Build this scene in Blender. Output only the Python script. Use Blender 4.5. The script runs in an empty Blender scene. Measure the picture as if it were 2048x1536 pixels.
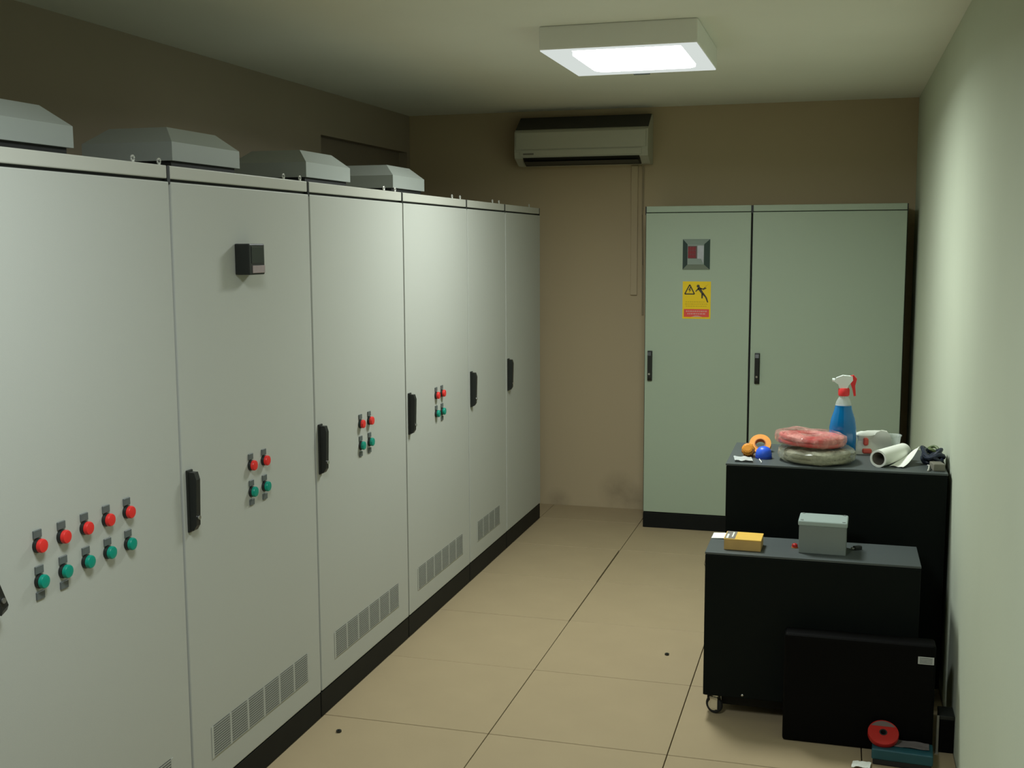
import bpy, bmesh, math, random
from mathutils import Vector, Matrix, noise
random.seed(7)
PI = math.pi
S = bpy.context.scene
COL = S.collection

# ------------------------------------------------------------------ camera, world, light, exposure
YAW, PITCH, ROLL, FPX, CAMH = 0.27886, 0.12191, -0.00419, 2281.94, 1.6282
_f = Vector((-math.sin(YAW)*math.cos(PITCH), math.cos(YAW)*math.cos(PITCH), -math.sin(PITCH)))
_r = Vector((math.cos(YAW), math.sin(YAW), 0)); _u = _r.cross(_f)
_r2 = math.cos(ROLL)*_r + math.sin(ROLL)*_u; _u2 = -math.sin(ROLL)*_r + math.cos(ROLL)*_u
cam_d = bpy.data.cameras.new('camera'); cam = bpy.data.objects.new('camera', cam_d); COL.objects.link(cam)
M = Matrix((( _r2.x, _u2.x, -_f.x, 0), (_r2.y, _u2.y, -_f.y, 0), (_r2.z, _u2.z, -_f.z, CAMH), (0, 0, 0, 1)))
cam.matrix_world = M
cam_d.sensor_fit = 'HORIZONTAL'; cam_d.sensor_width = 36.0; cam_d.lens = FPX*36.0/2048.0
cam_d.clip_start = 0.02
S.camera = cam

w = bpy.data.worlds.new('world'); S.world = w; w.use_nodes = True
w.node_tree.nodes['Background'].inputs[0].default_value = (0.0, 0.0, 0.0, 1)
w.node_tree.nodes['Background'].inputs[1].default_value = 0.0

LAMP_COL = (0.93, 1.0, 0.97)
LAMP_E = 7.0                       # radiance of the glowing diffuser seen from the side
LAMP_W, LAMP_W2, SPREAD = 17.0, 16.5, 169
# the second ceiling light of the room, above and a little in front of the photographer
ld = bpy.data.lights.new('ceiling_light_lamp', 'AREA'); ld.shape = 'RECTANGLE'; ld.size = 0.42; ld.size_y = 0.48
ld.color = (0.91, 1.0, 1.03); ld.energy = LAMP_W2
ld.spread = math.radians(SPREAD)
lo = bpy.data.objects.new('ceiling_light_lamp', ld); COL.objects.link(lo); lo.location = (-0.78, 1.55, 2.325)
# the tubes behind the prismatic panel of the light in view (it throws its light mainly downwards)
l1 = ld.copy(); l1.size = 0.36; l1.size_y = 0.42; l1.color = LAMP_COL; l1.energy = LAMP_W
lo1 = bpy.data.objects.new('panel_lamp', l1); COL.objects.link(lo1); lo1.location = (-0.7765, 4.4875, 2.3265)

S.view_settings.view_transform = 'Standard'; S.view_settings.look = 'None'
S.view_settings.gamma = 1.0; S.view_settings.use_curve_mapping = False
S.view_settings.exposure = 0.75

# ------------------------------------------------------------------ materials
def nodes_of(name):
    m = bpy.data.materials.new(name); m.use_nodes = True
    nt = m.node_tree; return m, nt, nt.nodes['Principled BSDF']
def L(nt, a, b): nt.links.new(a, b)
def mat(name, col, rough=0.5, metal=0.0, var=0.0, scale=8.0, bump=0.0, bscale=200.0, coat=0.0, spec=0.5, alpha=1.0, trans=0.0, ior=1.45, detail=3.0):
    m, nt, b = nodes_of(name)
    b.inputs['Base Color'].default_value = (*col, 1); b.inputs['Roughness'].default_value = rough
    b.inputs['Metallic'].default_value = metal; b.inputs['Specular IOR Level'].default_value = spec
    b.inputs['Alpha'].default_value = alpha; b.inputs['Transmission Weight'].default_value = trans
    b.inputs['IOR'].default_value = ior; b.inputs['Coat Weight'].default_value = coat
    tc = nt.nodes.new('ShaderNodeTexCoord')
    if var > 0:
        n = nt.nodes.new('ShaderNodeTexNoise'); n.inputs['Scale'].default_value = scale; n.inputs['Detail'].default_value = detail
        L(nt, tc.outputs['Object'], n.inputs['Vector'])
        mx = nt.nodes.new('ShaderNodeMix'); mx.data_type = 'RGBA'
        mx.inputs['A'].default_value = (*[c*(1-var) for c in col], 1); mx.inputs['B'].default_value = (*[min(1, c*(1+var)) for c in col], 1)
        L(nt, n.outputs['Fac'], mx.inputs['Factor']); L(nt, mx.outputs['Result'], b.inputs['Base Color'])
    if bump > 0:
        n2 = nt.nodes.new('ShaderNodeTexNoise'); n2.inputs['Scale'].default_value = bscale; n2.inputs['Detail'].default_value = 2
        L(nt, tc.outputs['Object'], n2.inputs['Vector'])
        bp = nt.nodes.new('ShaderNodeBump'); bp.inputs['Strength'].default_value = bump; bp.inputs['Distance'].default_value = 0.001
        L(nt, n2.outputs['Fac'], bp.inputs['Height']); L(nt, bp.outputs['Normal'], b.inputs['Normal'])
    return m
def emit(name, col, strength):
    m = bpy.data.materials.new(name); m.use_nodes = True; nt = m.node_tree; nt.nodes.clear()
    e = nt.nodes.new('ShaderNodeEmission'); e.inputs[0].default_value = (*col, 1); e.inputs[1].default_value = strength
    o = nt.nodes.new('ShaderNodeOutputMaterial'); L(nt, e.outputs[0], o.inputs[0]); return m

M_WALL = mat('wall_paint', (0.33, 0.28, 0.21), 0.9, var=0.06, scale=2.5, bump=0.25, bscale=90, spec=0.2)
M_WALLR = mat('right_wall_paint', (0.56, 0.61, 0.475), 0.9, var=0.05, scale=2.0, bump=0.25, bscale=90, spec=0.2)
M_CEIL = mat('ceiling_paint', (0.85, 0.86, 0.76), 0.95, var=0.04, scale=2.0, bump=0.2, bscale=80, spec=0.1)
M_RECESS = mat('recess_board', (0.24, 0.20, 0.15), 0.85, var=0.1, scale=3)
M_TILE = mat('floor_tile', (0.37, 0.29, 0.175), 0.5, var=0.07, scale=5.0, bump=0.08, bscale=60, spec=0.15, detail=8)
M_SUB = mat('floor_void', (0.10, 0.085, 0.06), 0.9)
M_DOOR = mat('door_paint', (0.435, 0.445, 0.40), 0.48, var=0.025, scale=2.0, bump=0.15, bscale=500, spec=0.4)
M_DOORB = mat('greenish_door_paint', (0.36, 0.43, 0.325), 0.48, var=0.025, scale=2.0, bump=0.15, bscale=500, spec=0.4)
M_BODY = mat('carcass_paint', (0.38, 0.39, 0.35), 0.5, var=0.02, bump=0.1, bscale=500, spec=0.4)
M_ROOF = mat('roof_frame_paint', (0.46, 0.46, 0.40), 0.45, var=0.03, scale=6, spec=0.4)
M_HOOD = mat('hood_paint', (0.32, 0.345, 0.315), 0.5, var=0.02, spec=0.4)
M_SEAL = mat('black_seal', (0.012, 0.013, 0.012), 0.7)
M_PLINTH = mat('plinth_paint', (0.007, 0.008, 0.007), 0.55, var=0.3, scale=12, spec=0.2)
M_BLACK = mat('black_plastic', (0.014, 0.016, 0.014), 0.4, var=0.1)
M_LABEL = mat('label_holder', (0.10, 0.115, 0.11), 0.45, var=0.2, scale=60)
M_RED = mat('red_button', (0.72, 0.03, 0.025), 0.35, var=0.05)
M_GREEN = mat('green_button', (0.0, 0.26, 0.18), 0.35, var=0.05)
M_SLAT = mat('louvre_slat', (0.30, 0.31, 0.27), 0.5, var=0.05)
M_VOID = mat('louvre_void', (0.035, 0.038, 0.032), 0.9)
M_LUG = mat('lug_metal', (0.62, 0.62, 0.56), 0.4, metal=0.3)
M_SCREEN = mat('dark_screen', (0.04, 0.045, 0.04), 0.15, var=0.1)
M_STICK = mat('pinkish_sticker', (0.30, 0.24, 0.23), 0.6, var=0.15, scale=80)
M_BEZEL = mat('dark_bezel', (0.045, 0.07, 0.065), 0.35, var=0.1)
M_BEZELL = mat('light_bezel', (0.24, 0.29, 0.25), 0.3, var=0.1)
M_PALE = mat('pale_panel', (0.42, 0.43, 0.45), 0.3, var=0.2, scale=30)
M_RDISP = mat('red_display', (0.13, 0.05, 0.05), 0.3)
M_RDIG = emit('red_digits', (0.9, 0.10, 0.11), 0.10)
M_YEL = mat('sign_yellow', (0.82, 0.56, 0.0), 0.5, var=0.04)
M_INK = mat('sign_black', (0.05, 0.04, 0.02), 0.5)
M_SRED = mat('sign_red', (0.72, 0.07, 0.05), 0.5)
M_SPINK = mat('sign_pink', (0.68, 0.30, 0.26), 0.5)
M_AC = mat('ac_plastic', (0.50, 0.50, 0.40), 0.4, var=0.02, spec=0.4)
M_ACD = mat('ac_outlet', (0.02, 0.02, 0.015), 0.6)
M_CORD = mat('grey_cord', (0.34, 0.28, 0.18), 0.6)
M_RIM = emit('frame_glow', (0.93, 1.0, 0.95), 0.42)  # emission stands in for the panel's light on the white frame
M_LAMPH = mat('lamp_housing', (0.88, 0.89, 0.84), 0.5, var=0.02)
M_DIFF = emit('lamp_diffuser', LAMP_COL, LAMP_E)
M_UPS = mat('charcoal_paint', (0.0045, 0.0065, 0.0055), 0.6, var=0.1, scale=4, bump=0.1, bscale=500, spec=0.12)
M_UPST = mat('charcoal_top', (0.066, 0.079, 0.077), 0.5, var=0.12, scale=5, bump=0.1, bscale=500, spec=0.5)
M_CASE = mat('black_case', (0.002, 0.002, 0.0018), 0.6, var=0.2, spec=0.10)
M_CHROME = mat('caster_metal', (0.62, 0.62, 0.58), 0.25, metal=0.9)
M_RUBBER = mat('rubber', (0.015, 0.015, 0.014), 0.8)
M_STICKW = mat('white_sticker', (0.46, 0.47, 0.45), 0.5, var=0.1, scale=60)
M_WOOD = mat('yellow_cardboard', (0.52, 0.33, 0.11), 0.6, var=0.15, scale=18, detail=6)
M_WOODT = mat('yellow_top', (0.80, 0.50, 0.09), 0.5, var=0.08, scale=14)
M_PRINT = mat('grey_print', (0.22, 0.20, 0.17), 0.5, var=0.5, scale=70)
M_JB = mat('grey_abs', (0.20, 0.23, 0.21), 0.5, var=0.04)
M_JBL = mat('grey_abs_lid', (0.33, 0.40, 0.37), 0.45, var=0.04)
M_PAPER = mat('white_paper', (0.80, 0.82, 0.74), 0.75, var=0.04, scale=10)
M_TUBEIN = mat('paper_inside', (0.25, 0.22, 0.18), 0.8)
M_CARD = mat('bright_card', (0.90, 0.90, 0.84), 0.4)
M_ORANGE = mat('orange_plastic', (0.78, 0.30, 0.03), 0.4, var=0.15, scale=40)
M_ORANGED = mat('orange_dark', (0.48, 0.15, 0.02), 0.5, var=0.2, scale=40)
M_BLUE = mat('blue_plastic', (0.03, 0.12, 0.75), 0.4, var=0.1)
M_SPRAY = mat('blue_liquid', (0.0, 0.16, 0.42), 0.12, var=0.12, scale=12, coat=0.6)
M_CLEAR = mat('clear_plastic', (0.80, 0.86, 0.82), 0.2, alpha=0.30, spec=0.6)
M_HEADW = mat('spray_white', (0.78, 0.86, 0.80), 0.4)
M_HEADR = mat('spray_red', (0.75, 0.04, 0.04), 0.4)
M_CRED = mat('red_cable', (0.55, 0.06, 0.06), 0.45, var=0.15, scale=20)
M_CGREY = mat('beige_cable', (0.33, 0.32, 0.21), 0.5, var=0.12, scale=20)
def film_mat(name, col, lo_, hi_, sc):
    m, nt, b = nodes_of(name)
    b.inputs['Roughness'].default_value = 0.22
    tc = nt.nodes.new('ShaderNodeTexCoord')
    n = nt.nodes.new('ShaderNodeTexNoise'); n.inputs['Scale'].default_value = sc; n.inputs['Detail'].default_value = 5; n.inputs['Roughness'].default_value = 0.65
    L(nt, tc.outputs['Object'], n.inputs['Vector'])
    q = nt.nodes.new('ShaderNodeMapRange'); q.inputs[1].default_value = 0.36; q.inputs[2].default_value = 0.64
    q.inputs[3].default_value = lo_; q.inputs[4].default_value = hi_; L(nt, n.outputs['Fac'], q.inputs[0]); L(nt, q.outputs[0], b.inputs['Alpha'])
    b.inputs['Base Color'].default_value = (*col, 1)
    n2 = nt.nodes.new('ShaderNodeTexNoise'); n2.inputs['Scale'].default_value = 60; L(nt, tc.outputs['Object'], n2.inputs['Vector'])
    bp = nt.nodes.new('ShaderNodeBump'); bp.inputs['Strength'].default_value = 0.8; bp.inputs['Distance'].default_value = 0.003
    L(nt, n2.outputs['Fac'], bp.inputs['Height']); L(nt, bp.outputs['Normal'], b.inputs['Normal'])
    return m
M_FILMR = film_mat('clear_film_red', (0.72, 0.38, 0.33), 0.08, 0.72, 16)
M_FILMG = film_mat('clear_film_grey', (0.42, 0.42, 0.31), 0.15, 0.75, 18)
M_SCRAP = mat('film_scrap', (0.62, 0.66, 0.64), 0.3, alpha=0.75, var=0.3, scale=60)
M_PACK = mat('packet_white', (0.66, 0.68, 0.60), 0.5, var=0.1, scale=30)
M_PRED = mat('packet_red', (0.66, 0.10, 0.07), 0.5, var=0.1)
M_NAVY = mat('navy_cable', (0.015, 0.022, 0.04), 0.45)
M_DGREEN = mat('green_cable', (0.11, 0.15, 0.05), 0.5)
M_CONN = mat('grey_connector', (0.20, 0.19, 0.15), 0.5, var=0.2, scale=40)
M_TAPE = mat('red_tape', (0.42, 0.015, 0.012), 0.35, var=0.1, scale=40)
M_TAPEG = mat('painted_tape_sheen', (0.16, 0.12, 0.11), 0.25, var=0.2)
M_TEAL = mat('teal_plastic', (0.012, 0.07, 0.085), 0.5, var=0.12, scale=20)
M_DPLAS = mat('grey_plastic', (0.17, 0.15, 0.145), 0.4, var=0.2, scale=30)

# back wall: paint with grubby marks just above the floor
def back_wall_mat():
    m, nt, b = nodes_of('back_wall_paint')
    b.inputs['Roughness'].default_value = 0.9; b.inputs['Specular IOR Level'].default_value = 0.2
    tc = nt.nodes.new('ShaderNodeTexCoord')
    n = nt.nodes.new('ShaderNodeTexNoise'); n.inputs['Scale'].default_value = 14; n.inputs['Detail'].default_value = 8; n.inputs['Roughness'].default_value = 0.7
    L(nt, tc.outputs['Object'], n.inputs['Vector'])
    def blob(c, r):
        v = nt.nodes.new('ShaderNodeVectorMath'); v.operation = 'DISTANCE'; v.inputs[1].default_value = c
        L(nt, tc.outputs['Object'], v.inputs[0])
        q = nt.nodes.new('ShaderNodeMapRange'); q.inputs[1].default_value = 0; q.inputs[2].default_value = r
        q.inputs[3].default_value = 1; q.inputs[4].default_value = 0; L(nt, v.outputs['Value'], q.inputs[0]); return q.outputs[0]
    a1, a2, a3 = blob((-1.28, 6.85, 0.11), 0.14), blob((-1.66, 6.85, 0.02), 0.10), blob((-1.15, 6.85, 0.05), 0.12)
    s = nt.nodes.new('ShaderNodeMath'); s.operation = 'ADD'; L(nt, a1, s.inputs[0]); L(nt, a2, s.inputs[1])
    s2 = nt.nodes.new('ShaderNodeMath'); s2.operation = 'ADD'; L(nt, s.outputs[0], s2.inputs[0]); L(nt, a3, s2.inputs[1])
    k = nt.nodes.new('ShaderNodeMath'); k.operation = 'MULTIPLY'; L(nt, s2.outputs[0], k.inputs[0]); L(nt, n.outputs['Fac'], k.inputs[1])
    k2 = nt.nodes.new('ShaderNodeMath'); k2.operation = 'MULTIPLY'; k2.use_clamp = True; L(nt, k.outputs[0], k2.inputs[0]); k2.inputs[1].default_value = 0.75
    mx = nt.nodes.new('ShaderNodeMix'); mx.data_type = 'RGBA'
    mx.inputs['A'].default_value = (0.50, 0.405, 0.26, 1); mx.inputs['B'].default_value = (0.17, 0.135, 0.085, 1)
    L(nt, k2.outputs[0], mx.inputs['Factor']); L(nt, mx.outputs['Result'], b.inputs['Base Color'])
    return m
M_WALLB = back_wall_mat()

# ------------------------------------------------------------------ mesh helpers
class MB:
    def __init__(s): s.bm = bmesh.new()
    def box(s, lo, hi, bev=0.0, seg=1, mtx=None):
        lo, hi = Vector(lo), Vector(hi)
        r = bmesh.ops.create_cube(s.bm, size=1.0); vs = r['verts']
        c, d = (lo+hi)/2, hi-lo
        for v in vs: v.co = Vector((v.co.x*d.x, v.co.y*d.y, v.co.z*d.z)) + c
        if bev > 0:
            es = list({e for v in vs for e in v.link_edges})
            rb = bmesh.ops.bevel(s.bm, geom=es, offset=bev, segments=seg, profile=0.6, affect='EDGES')
            vs = list({v for f in rb['faces'] for v in f.verts} | {v for v in vs if v.is_valid})
        if mtx is not None:
            for v in vs: v.co = mtx @ v.co
        return vs
    def prism(s, pts, z0, z1, mtx=None):
        a = [s.bm.verts.new((p[0], p[1], z0)) for p in pts]; b = [s.bm.verts.new((p[0], p[1], z1)) for p in pts]
        n = len(pts); s.bm.faces.new(a[::-1]); s.bm.faces.new(b)
        for i in range(n): s.bm.faces.new((a[i], a[(i+1) % n], b[(i+1) % n], b[i]))
        if mtx is not None:
            for v in a+b: v.co = mtx @ v.co
    def lathe(s, prof, n=24, mtx=None, sx=1.0, sy=1.0, cap=True):
        rings = []
        for r, z in prof:
            rings.append([s.bm.verts.new((r*math.cos(2*PI*i/n)*sx, r*math.sin(2*PI*i/n)*sy, z)) for i in range(n)])
        for k in range(len(rings)-1):
            for i in range(n):
                s.bm.faces.new((rings[k][i], rings[k][(i+1) % n], rings[k+1][(i+1) % n], rings[k+1][i]))
        if cap: s.bm.faces.new(rings[0][::-1]); s.bm.faces.new(rings[-1])
        if mtx is not None:
            for ring in rings:
                for v in ring: v.co = mtx @ v.co
        return rings
    def tube(s, pts, r, n=8, closed=False):
        pts = [Vector(p) for p in pts]; rings = []; N = len(pts)
        up = Vector((0, 0, 1))
        for i, p in enumerate(pts):
            t = (pts[(i+1) % N]-pts[i-1]) if closed else (pts[min(i+1, N-1)]-pts[max(i-1, 0)])
            t.normalize()
            a = t.cross(up)
            if a.length < 1e-3: a = t.cross(Vector((1, 0, 0)))
            a.normalize(); b = a.cross(t)
            rr = r[i] if isinstance(r, (list, tuple)) else r
            rings.append([s.bm.verts.new(p + rr*(math.cos(2*PI*k/n)*a + math.sin(2*PI*k/n)*b)) for k in range(n)])
        for i in range(N if closed else N-1):
            A, B = rings[i], rings[(i+1) % N]
            for k in range(n): s.bm.faces.new((A[k], A[(k+1) % n], B[(k+1) % n], B[k]))
        if not closed: s.bm.faces.new(rings[0][::-1]); s.bm.faces.new(rings[-1])
    def ring(s, c, R, r, n=36, m=8, rz=0.0):
        s.tube([(c[0]+R*math.cos(2*PI*i/n), c[1]+R*math.sin(2*PI*i/n), c[2]) for i in range(n)], r, m, closed=True)
    def frustum(s, lo, hi, z0, z1, ins):
        x0, y0, x1, y1 = *lo, *hi
        a = [(x0, y0, z0), (x1, y0, z0), (x1, y1, z0), (x0, y1, z0)]
        b = [(x0+ins[0], y0+ins[1], z1), (x1-ins[0], y0+ins[1], z1), (x1-ins[0], y1-ins[2], z1), (x0+ins[0], y1-ins[2], z1)]
        A = [s.bm.verts.new(p) for p in a]; B = [s.bm.verts.new(p) for p in b]
        s.bm.faces.new(A[::-1]); s.bm.faces.new(B)
        for i in range(4): s.bm.faces.new((A[i], A[(i+1) % 4], B[(i+1) % 4], B[i]))
    def sheet(s, fn, nu, nv, th):
        g = [[fn(i/nu, j/nv) for j in range(nv+1)] for i in range(nu+1)]
        T = [[s.bm.verts.new(p) for p in row] for row in g]
        Bt = [[s.bm.verts.new(Vector(p)-Vector((0, 0, th))) for p in row] for row in g]
        for i in range(nu):
            for j in range(nv):
                s.bm.faces.new((T[i][j], T[i+1][j], T[i+1][j+1], T[i][j+1]))
                s.bm.faces.new((Bt[i][j], Bt[i][j+1], Bt[i+1][j+1], Bt[i+1][j]))
        for i in range(nu):
            s.bm.faces.new((T[i][0], Bt[i][0], Bt[i+1][0], T[i+1][0])); s.bm.faces.new((T[i+1][nv], Bt[i+1][nv], Bt[i][nv], T[i][nv]))
        for j in range(nv):
            s.bm.faces.new((T[0][j+1], Bt[0][j+1], Bt[0][j], T[0][j])); s.bm.faces.new((T[nu][j], Bt[nu][j], Bt[nu][j+1], T[nu][j+1]))
    def mesh(s, name, material, smooth=False):
        bmesh.ops.recalc_face_normals(s.bm, faces=s.bm.faces[:])
        me = bpy.data.meshes.new(name); s.bm.to_mesh(me); s.bm.free()
        me.materials.append(material)
        if smooth:
            for p in me.polygons: p.use_smooth = True
            try: me.set_sharp_from_angle(angle=math.radians(40))
            except Exception: pass
        return me
def obj(name, mb, material=None, parent=None, loc=(0, 0, 0), smooth=False, **props):
    me = mb if isinstance(mb, bpy.types.Mesh) else mb.mesh(name, material, smooth)
    o = bpy.data.objects.new(name, me); COL.objects.link(o); o.location = loc
    if parent is not None: o.parent = parent
    for k, v in props.items(): o[k] = v
    return o
def thing(name, label, cat, loc=(0, 0, 0), rz=0.0, group=None):
    o = bpy.data.objects.new(name, None); COL.objects.link(o); o.empty_display_size = 0.1
    o.location = loc; o.rotation_euler = (0, 0, rz); o['label'] = label; o['category'] = cat
    if group: o['group'] = group
    return o
def tag(o, label, cat, group=None):
    o['label'] = label; o['category'] = cat
    if group: o['group'] = group
    return o
def bx(lo, hi, bev=0.0, seg=1):
    b = MB(); b.box(lo, hi, bev, seg); return b

# ------------------------------------------------------------------ the room
XL, XWL, XR = -1.681, -2.624, 0.397
YF, YB, YW, ZC = -0.9, 6.414, 6.85, 2.428
T = 0.12
# left wall with a recess in it high up near the far corner
RY0, RY1, RZ0, RZ1 = 5.56, 6.80, 1.72, 2.20
b = MB()
b.box((XWL-T, YF-T, -0.1), (XWL, RY0, ZC)); b.box((XWL-T, RY1, -0.1), (XWL, YW, ZC))
b.box((XWL-T, RY0, -0.1), (XWL, RY1, RZ0)); b.box((XWL-T, RY0, RZ1), (XWL, RY1, ZC))
obj('wall_left', b, M_WALL, kind='structure')
obj('trim_1', bx((XWL-T, RY0, RZ0), (XWL-0.055, RY1, RZ1)), M_RECESS, kind='structure')
obj('wall_back', bx((XWL-T, YW, -0.1), (XR+T, YW+T, ZC)), M_WALLB, kind='structure')
obj('wall_right', bx((XR, YF-T, -0.1), (XR+T, YW, ZC)), M_WALLR, kind='structure')
obj('wall_front', bx((XWL, YF-T, -0.1), (XR, YF, ZC)), M_WALL, kind='structure')
obj('ceiling', bx((XWL-T, YF-T, ZC), (XR+T, YW+T, ZC+0.1)), M_CEIL, kind='structure')
# raised floor of square tiles on a dark void
floor = obj('floor', bx((XWL, YF, -0.1), (XR, YW, -0.022)), M_SUB, kind='structure')
TX, TY, TS = -1.087, 3.49, 0.6
tile_mesh = {}
i0, i1 = math.floor((XWL-TX)/TS), math.floor((XR-TX)/TS)
j0, j1 = math.floor((YF-TY)/TS), math.floor((YW-TY)/TS)
rt = random.Random(5)
for i in range(i0, i1+1):
    for j in range(j0, j1+1):
        xa, xb = max(XWL, TX+i*TS), min(XR, TX+(i+1)*TS); ya, yb = max(YF, TY+j*TS), min(YW, TY+(j+1)*TS)
        if xb-xa < 0.02 or yb-ya < 0.02: continue
        g = 0.0016
        gl = gr = g
        if i == -1 and j == 3: gr = 0.006         # a tile that has slid away from the long joint
        if i == -1 and j == 2: gr = 0.0035
        key = (round(xb-xa, 3), round(yb-ya, 3), gr)
        if key not in tile_mesh:
            q = MB(); q.box((gl, g, -0.022), (xb-xa-gr, yb-ya-g, 0), 0.0012)
            tile_mesh[key] = q.mesh('tile', M_TILE)
        obj('tile', tile_mesh[key], parent=floor, loc=(xa, ya, -rt.random()*0.0008))

# ------------------------------------------------------------------ electrical cabinets
H, PL, BAND = 1.835, 0.092, 0.034
GAP = 0.0052
def grille_panel_mesh(wd, hg, cache={}):
    k = (round(wd, 4), round(hg, 4))
    if k not in cache:
        q = MB(); n = 13
        for a in range(n):
            z = hg*(a+0.5)/n
            q.box((0, -0.0026, z-hg/n*0.27), (wd, -0.0008, z+hg/n*0.27))
        cache[k] = q.mesh('louvre_panel', M_SLAT)
    return cache[k]
_shared = {}
def shared(key, fn):
    if key not in _shared: _shared[key] = fn()
    return _shared[key]
def button_base():
    q = MB(); m = Matrix.Rotation(PI/2, 4, 'X')
    q.lathe([(0.0165, 0), (0.0165, 0.004), (0.0155, 0.008), (0.0145, 0.0085)], 20, m); return q.mesh('push_button', M_BLACK, True)
def button_cap(m_):
    def f():
        q = MB(); m = Matrix.Rotation(PI/2, 4, 'X')
        q.lathe([(0.0140, 0.0080), (0.0155, 0.0095), (0.0157, 0.0150), (0.0140, 0.0180), (0.008, 0.0190)], 20, m)
        return q.mesh('button_cap', m_, True)
    return f
def label_mesh():
    q = MB(); q.box((-0.0135, -0.004, -0.009), (0.0135, 0, 0.009), 0.001); return q.mesh('label_plate', M_LABEL)
def handle_base_mesh():
    q = MB(); q.box((-0.014, -0.007, -0.086), (0.014, 0.0, 0.086), 0.003, 2); return q.mesh('handle', M_BLACK)
def lever_mesh():
    q = MB()
    pts = [(-0.080, 0.007), (-0.080, 0.017), (-0.066, 0.026), (0.060, 0.030), (0.080, 0.024), (0.080, 0.007)]
    v0 = [q.bm.verts.new((-0.010, -p[1], p[0])) for p in pts]; v1 = [q.bm.verts.new((0.010, -p[1], p[0])) for p in pts]
    q.bm.faces.new(v0); q.bm.faces.new(v1[::-1])
    for i in range(len(pts)): q.bm.faces.new((v0[i], v0[(i+1) % 6], v1[(i+1) % 6], v1[i]))
    return q.mesh('lever', M_BLACK)
def lock_mesh():
    q = MB(); q.lathe([(0.006, 0.028), (0.006, 0.0315)], 14, Matrix.Rotation(PI/2, 4, 'X')); return q.mesh('lock_barrel', M_CHROME)
def lug_mesh():
    q = MB(); q.lathe([(0.008, 0), (0.008, 0.003), (0.004, 0.004), (0.004, 0.008)], 12)
    q.tube([(0.0065*math.cos(2*PI*i/16), 0, 0.0125+0.0065*math.sin(2*PI*i/16)) for i in range(16)], 0.0026, 6, closed=True)
    return q.mesh('eye_bolt', M_LUG, True)

def cabinet(label, loc, rz, wd, dep, group, cols=(), low_labels=(), grille=None, ngr=6, hood=None, handle=0.033, lugs=True, paint=None):
    t = thing('electrical_cabinet', label, 'cabinet', loc, rz, group)
    g = GAP
    obj('plinth', bx((g*0.5, 0.003, 0), (wd-g*0.5, dep-0.01, PL-0.004), 0.002), M_PLINTH, t)
    obj('carcass', bx((0.0012, 0.022, PL-0.004), (wd-0.0012, dep, H-BAND-0.001), 0.001), M_BODY, t)
    # inner seal strip that shows dark in the gaps between neighbouring doors
    obj('door_seal', bx((0.001, 0.015, PL), (wd-0.001, 0.0215, H-BAND), 0.0), M_SEAL, t)
    obj('roof_frame', bx((g, 0.004, H-BAND), (wd-g, dep, H), 0.003, 2), paint or M_ROOF, t)
    door = obj('door', bx((g, 0.0, PL+0.002), (wd-g, 0.0195, H-BAND-(0.004 if paint else 0.008)), 0.003, 2), paint or M_DOOR, t)
    # door hinge/corner clip at the top corner
    obj('corner_clip', bx((0.0003, 0.0022, H-BAND-0.014), (0.0068, 0.060, H-0.001), 0.001), M_BLACK, t)
    obj('corner_clip', bx((wd-0.0062, 0.0022, H-BAND-0.010), (wd-0.0003, 0.060, H-0.001), 0.001), M_BLACK, t)
    hz = 0.940
    hb = obj('handle', shared('hb', handle_base_mesh), parent=t, loc=(handle, 0, hz))
    obj('lever', shared('lever', lever_mesh), parent=hb); obj('lock_barrel', shared('lock', lock_mesh), parent=hb, loc=(0, 0, -0.045))
    for ci, c in enumerate(cols):
        for z, key, mm in ((0.9745, 'redcap', M_RED), (0.894, 'greencap', M_GREEN)):
            bb = obj('push_button', shared('bbase', button_base), parent=t, loc=(c, 0, z))
            obj('button_cap', shared(key, button_cap(mm)), parent=bb, label='red button cap' if key == 'redcap' else 'green button cap')
            obj('label_plate', shared('lab', label_mesh), parent=t, loc=(c, 0, z+0.026))
        if ci in low_labels:
            obj('label_plate', shared('lab', label_mesh), parent=t, loc=(c, 0, 0.894-0.032))
    if grille:
        x0, x1 = grille; z0, z1 = 0.172, 0.267
        gv = obj('vent_grille', bx((x0, -0.0008, z0), (x1, 0.0, z1), 0.0), M_VOID, t)
        pw = (x1-x0)/ngr
        for a in range(ngr):
            obj('louvre_panel', grille_panel_mesh(pw-0.009, z1-z0), parent=gv, loc=(x0+a*pw+0.0045, 0, z0))
        for a in range(ngr+1):
            obj('grille_divider', shared('divider', lambda: bx((-0.005, -0.0020, 0.0), (0.005, -0.0004, z1-z0)).mesh('grille_divider', M_DOOR)), parent=gv, loc=(x0+a*pw, 0, z0))
    if hood is not None:
        hc, hw = hood, 0.375
        q = MB()
        x0, x1, y0, y1 = hc-hw/2, hc+hw/2, 0.122, 0.415
        q.box((x0, y0, H+0.030), (x1, y1, H+0.082), 0.0)
        q.frustum((x0, y0), (x1, y1), H+0.082, H+0.128, (0.055, 0.050, 0.055))
        bmesh.ops.remove_doubles(q.bm, verts=q.bm.verts[:], dist=1e-5)
        hd = obj('roof_fan_hood', q, M_HOOD, t)
        q = MB()
        q.box((x0+0.012, y0+0.012, H), (x1-0.012, y1-0.012, H+0.031))
        obj('fan_base', q, M_SEAL, hd)
    if lugs:
        for lx in (0.016, wd-0.10):
            obj('eye_bolt', shared('lug', lug_mesh), parent=t, loc=(lx, 0.040, H))
    return t

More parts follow.
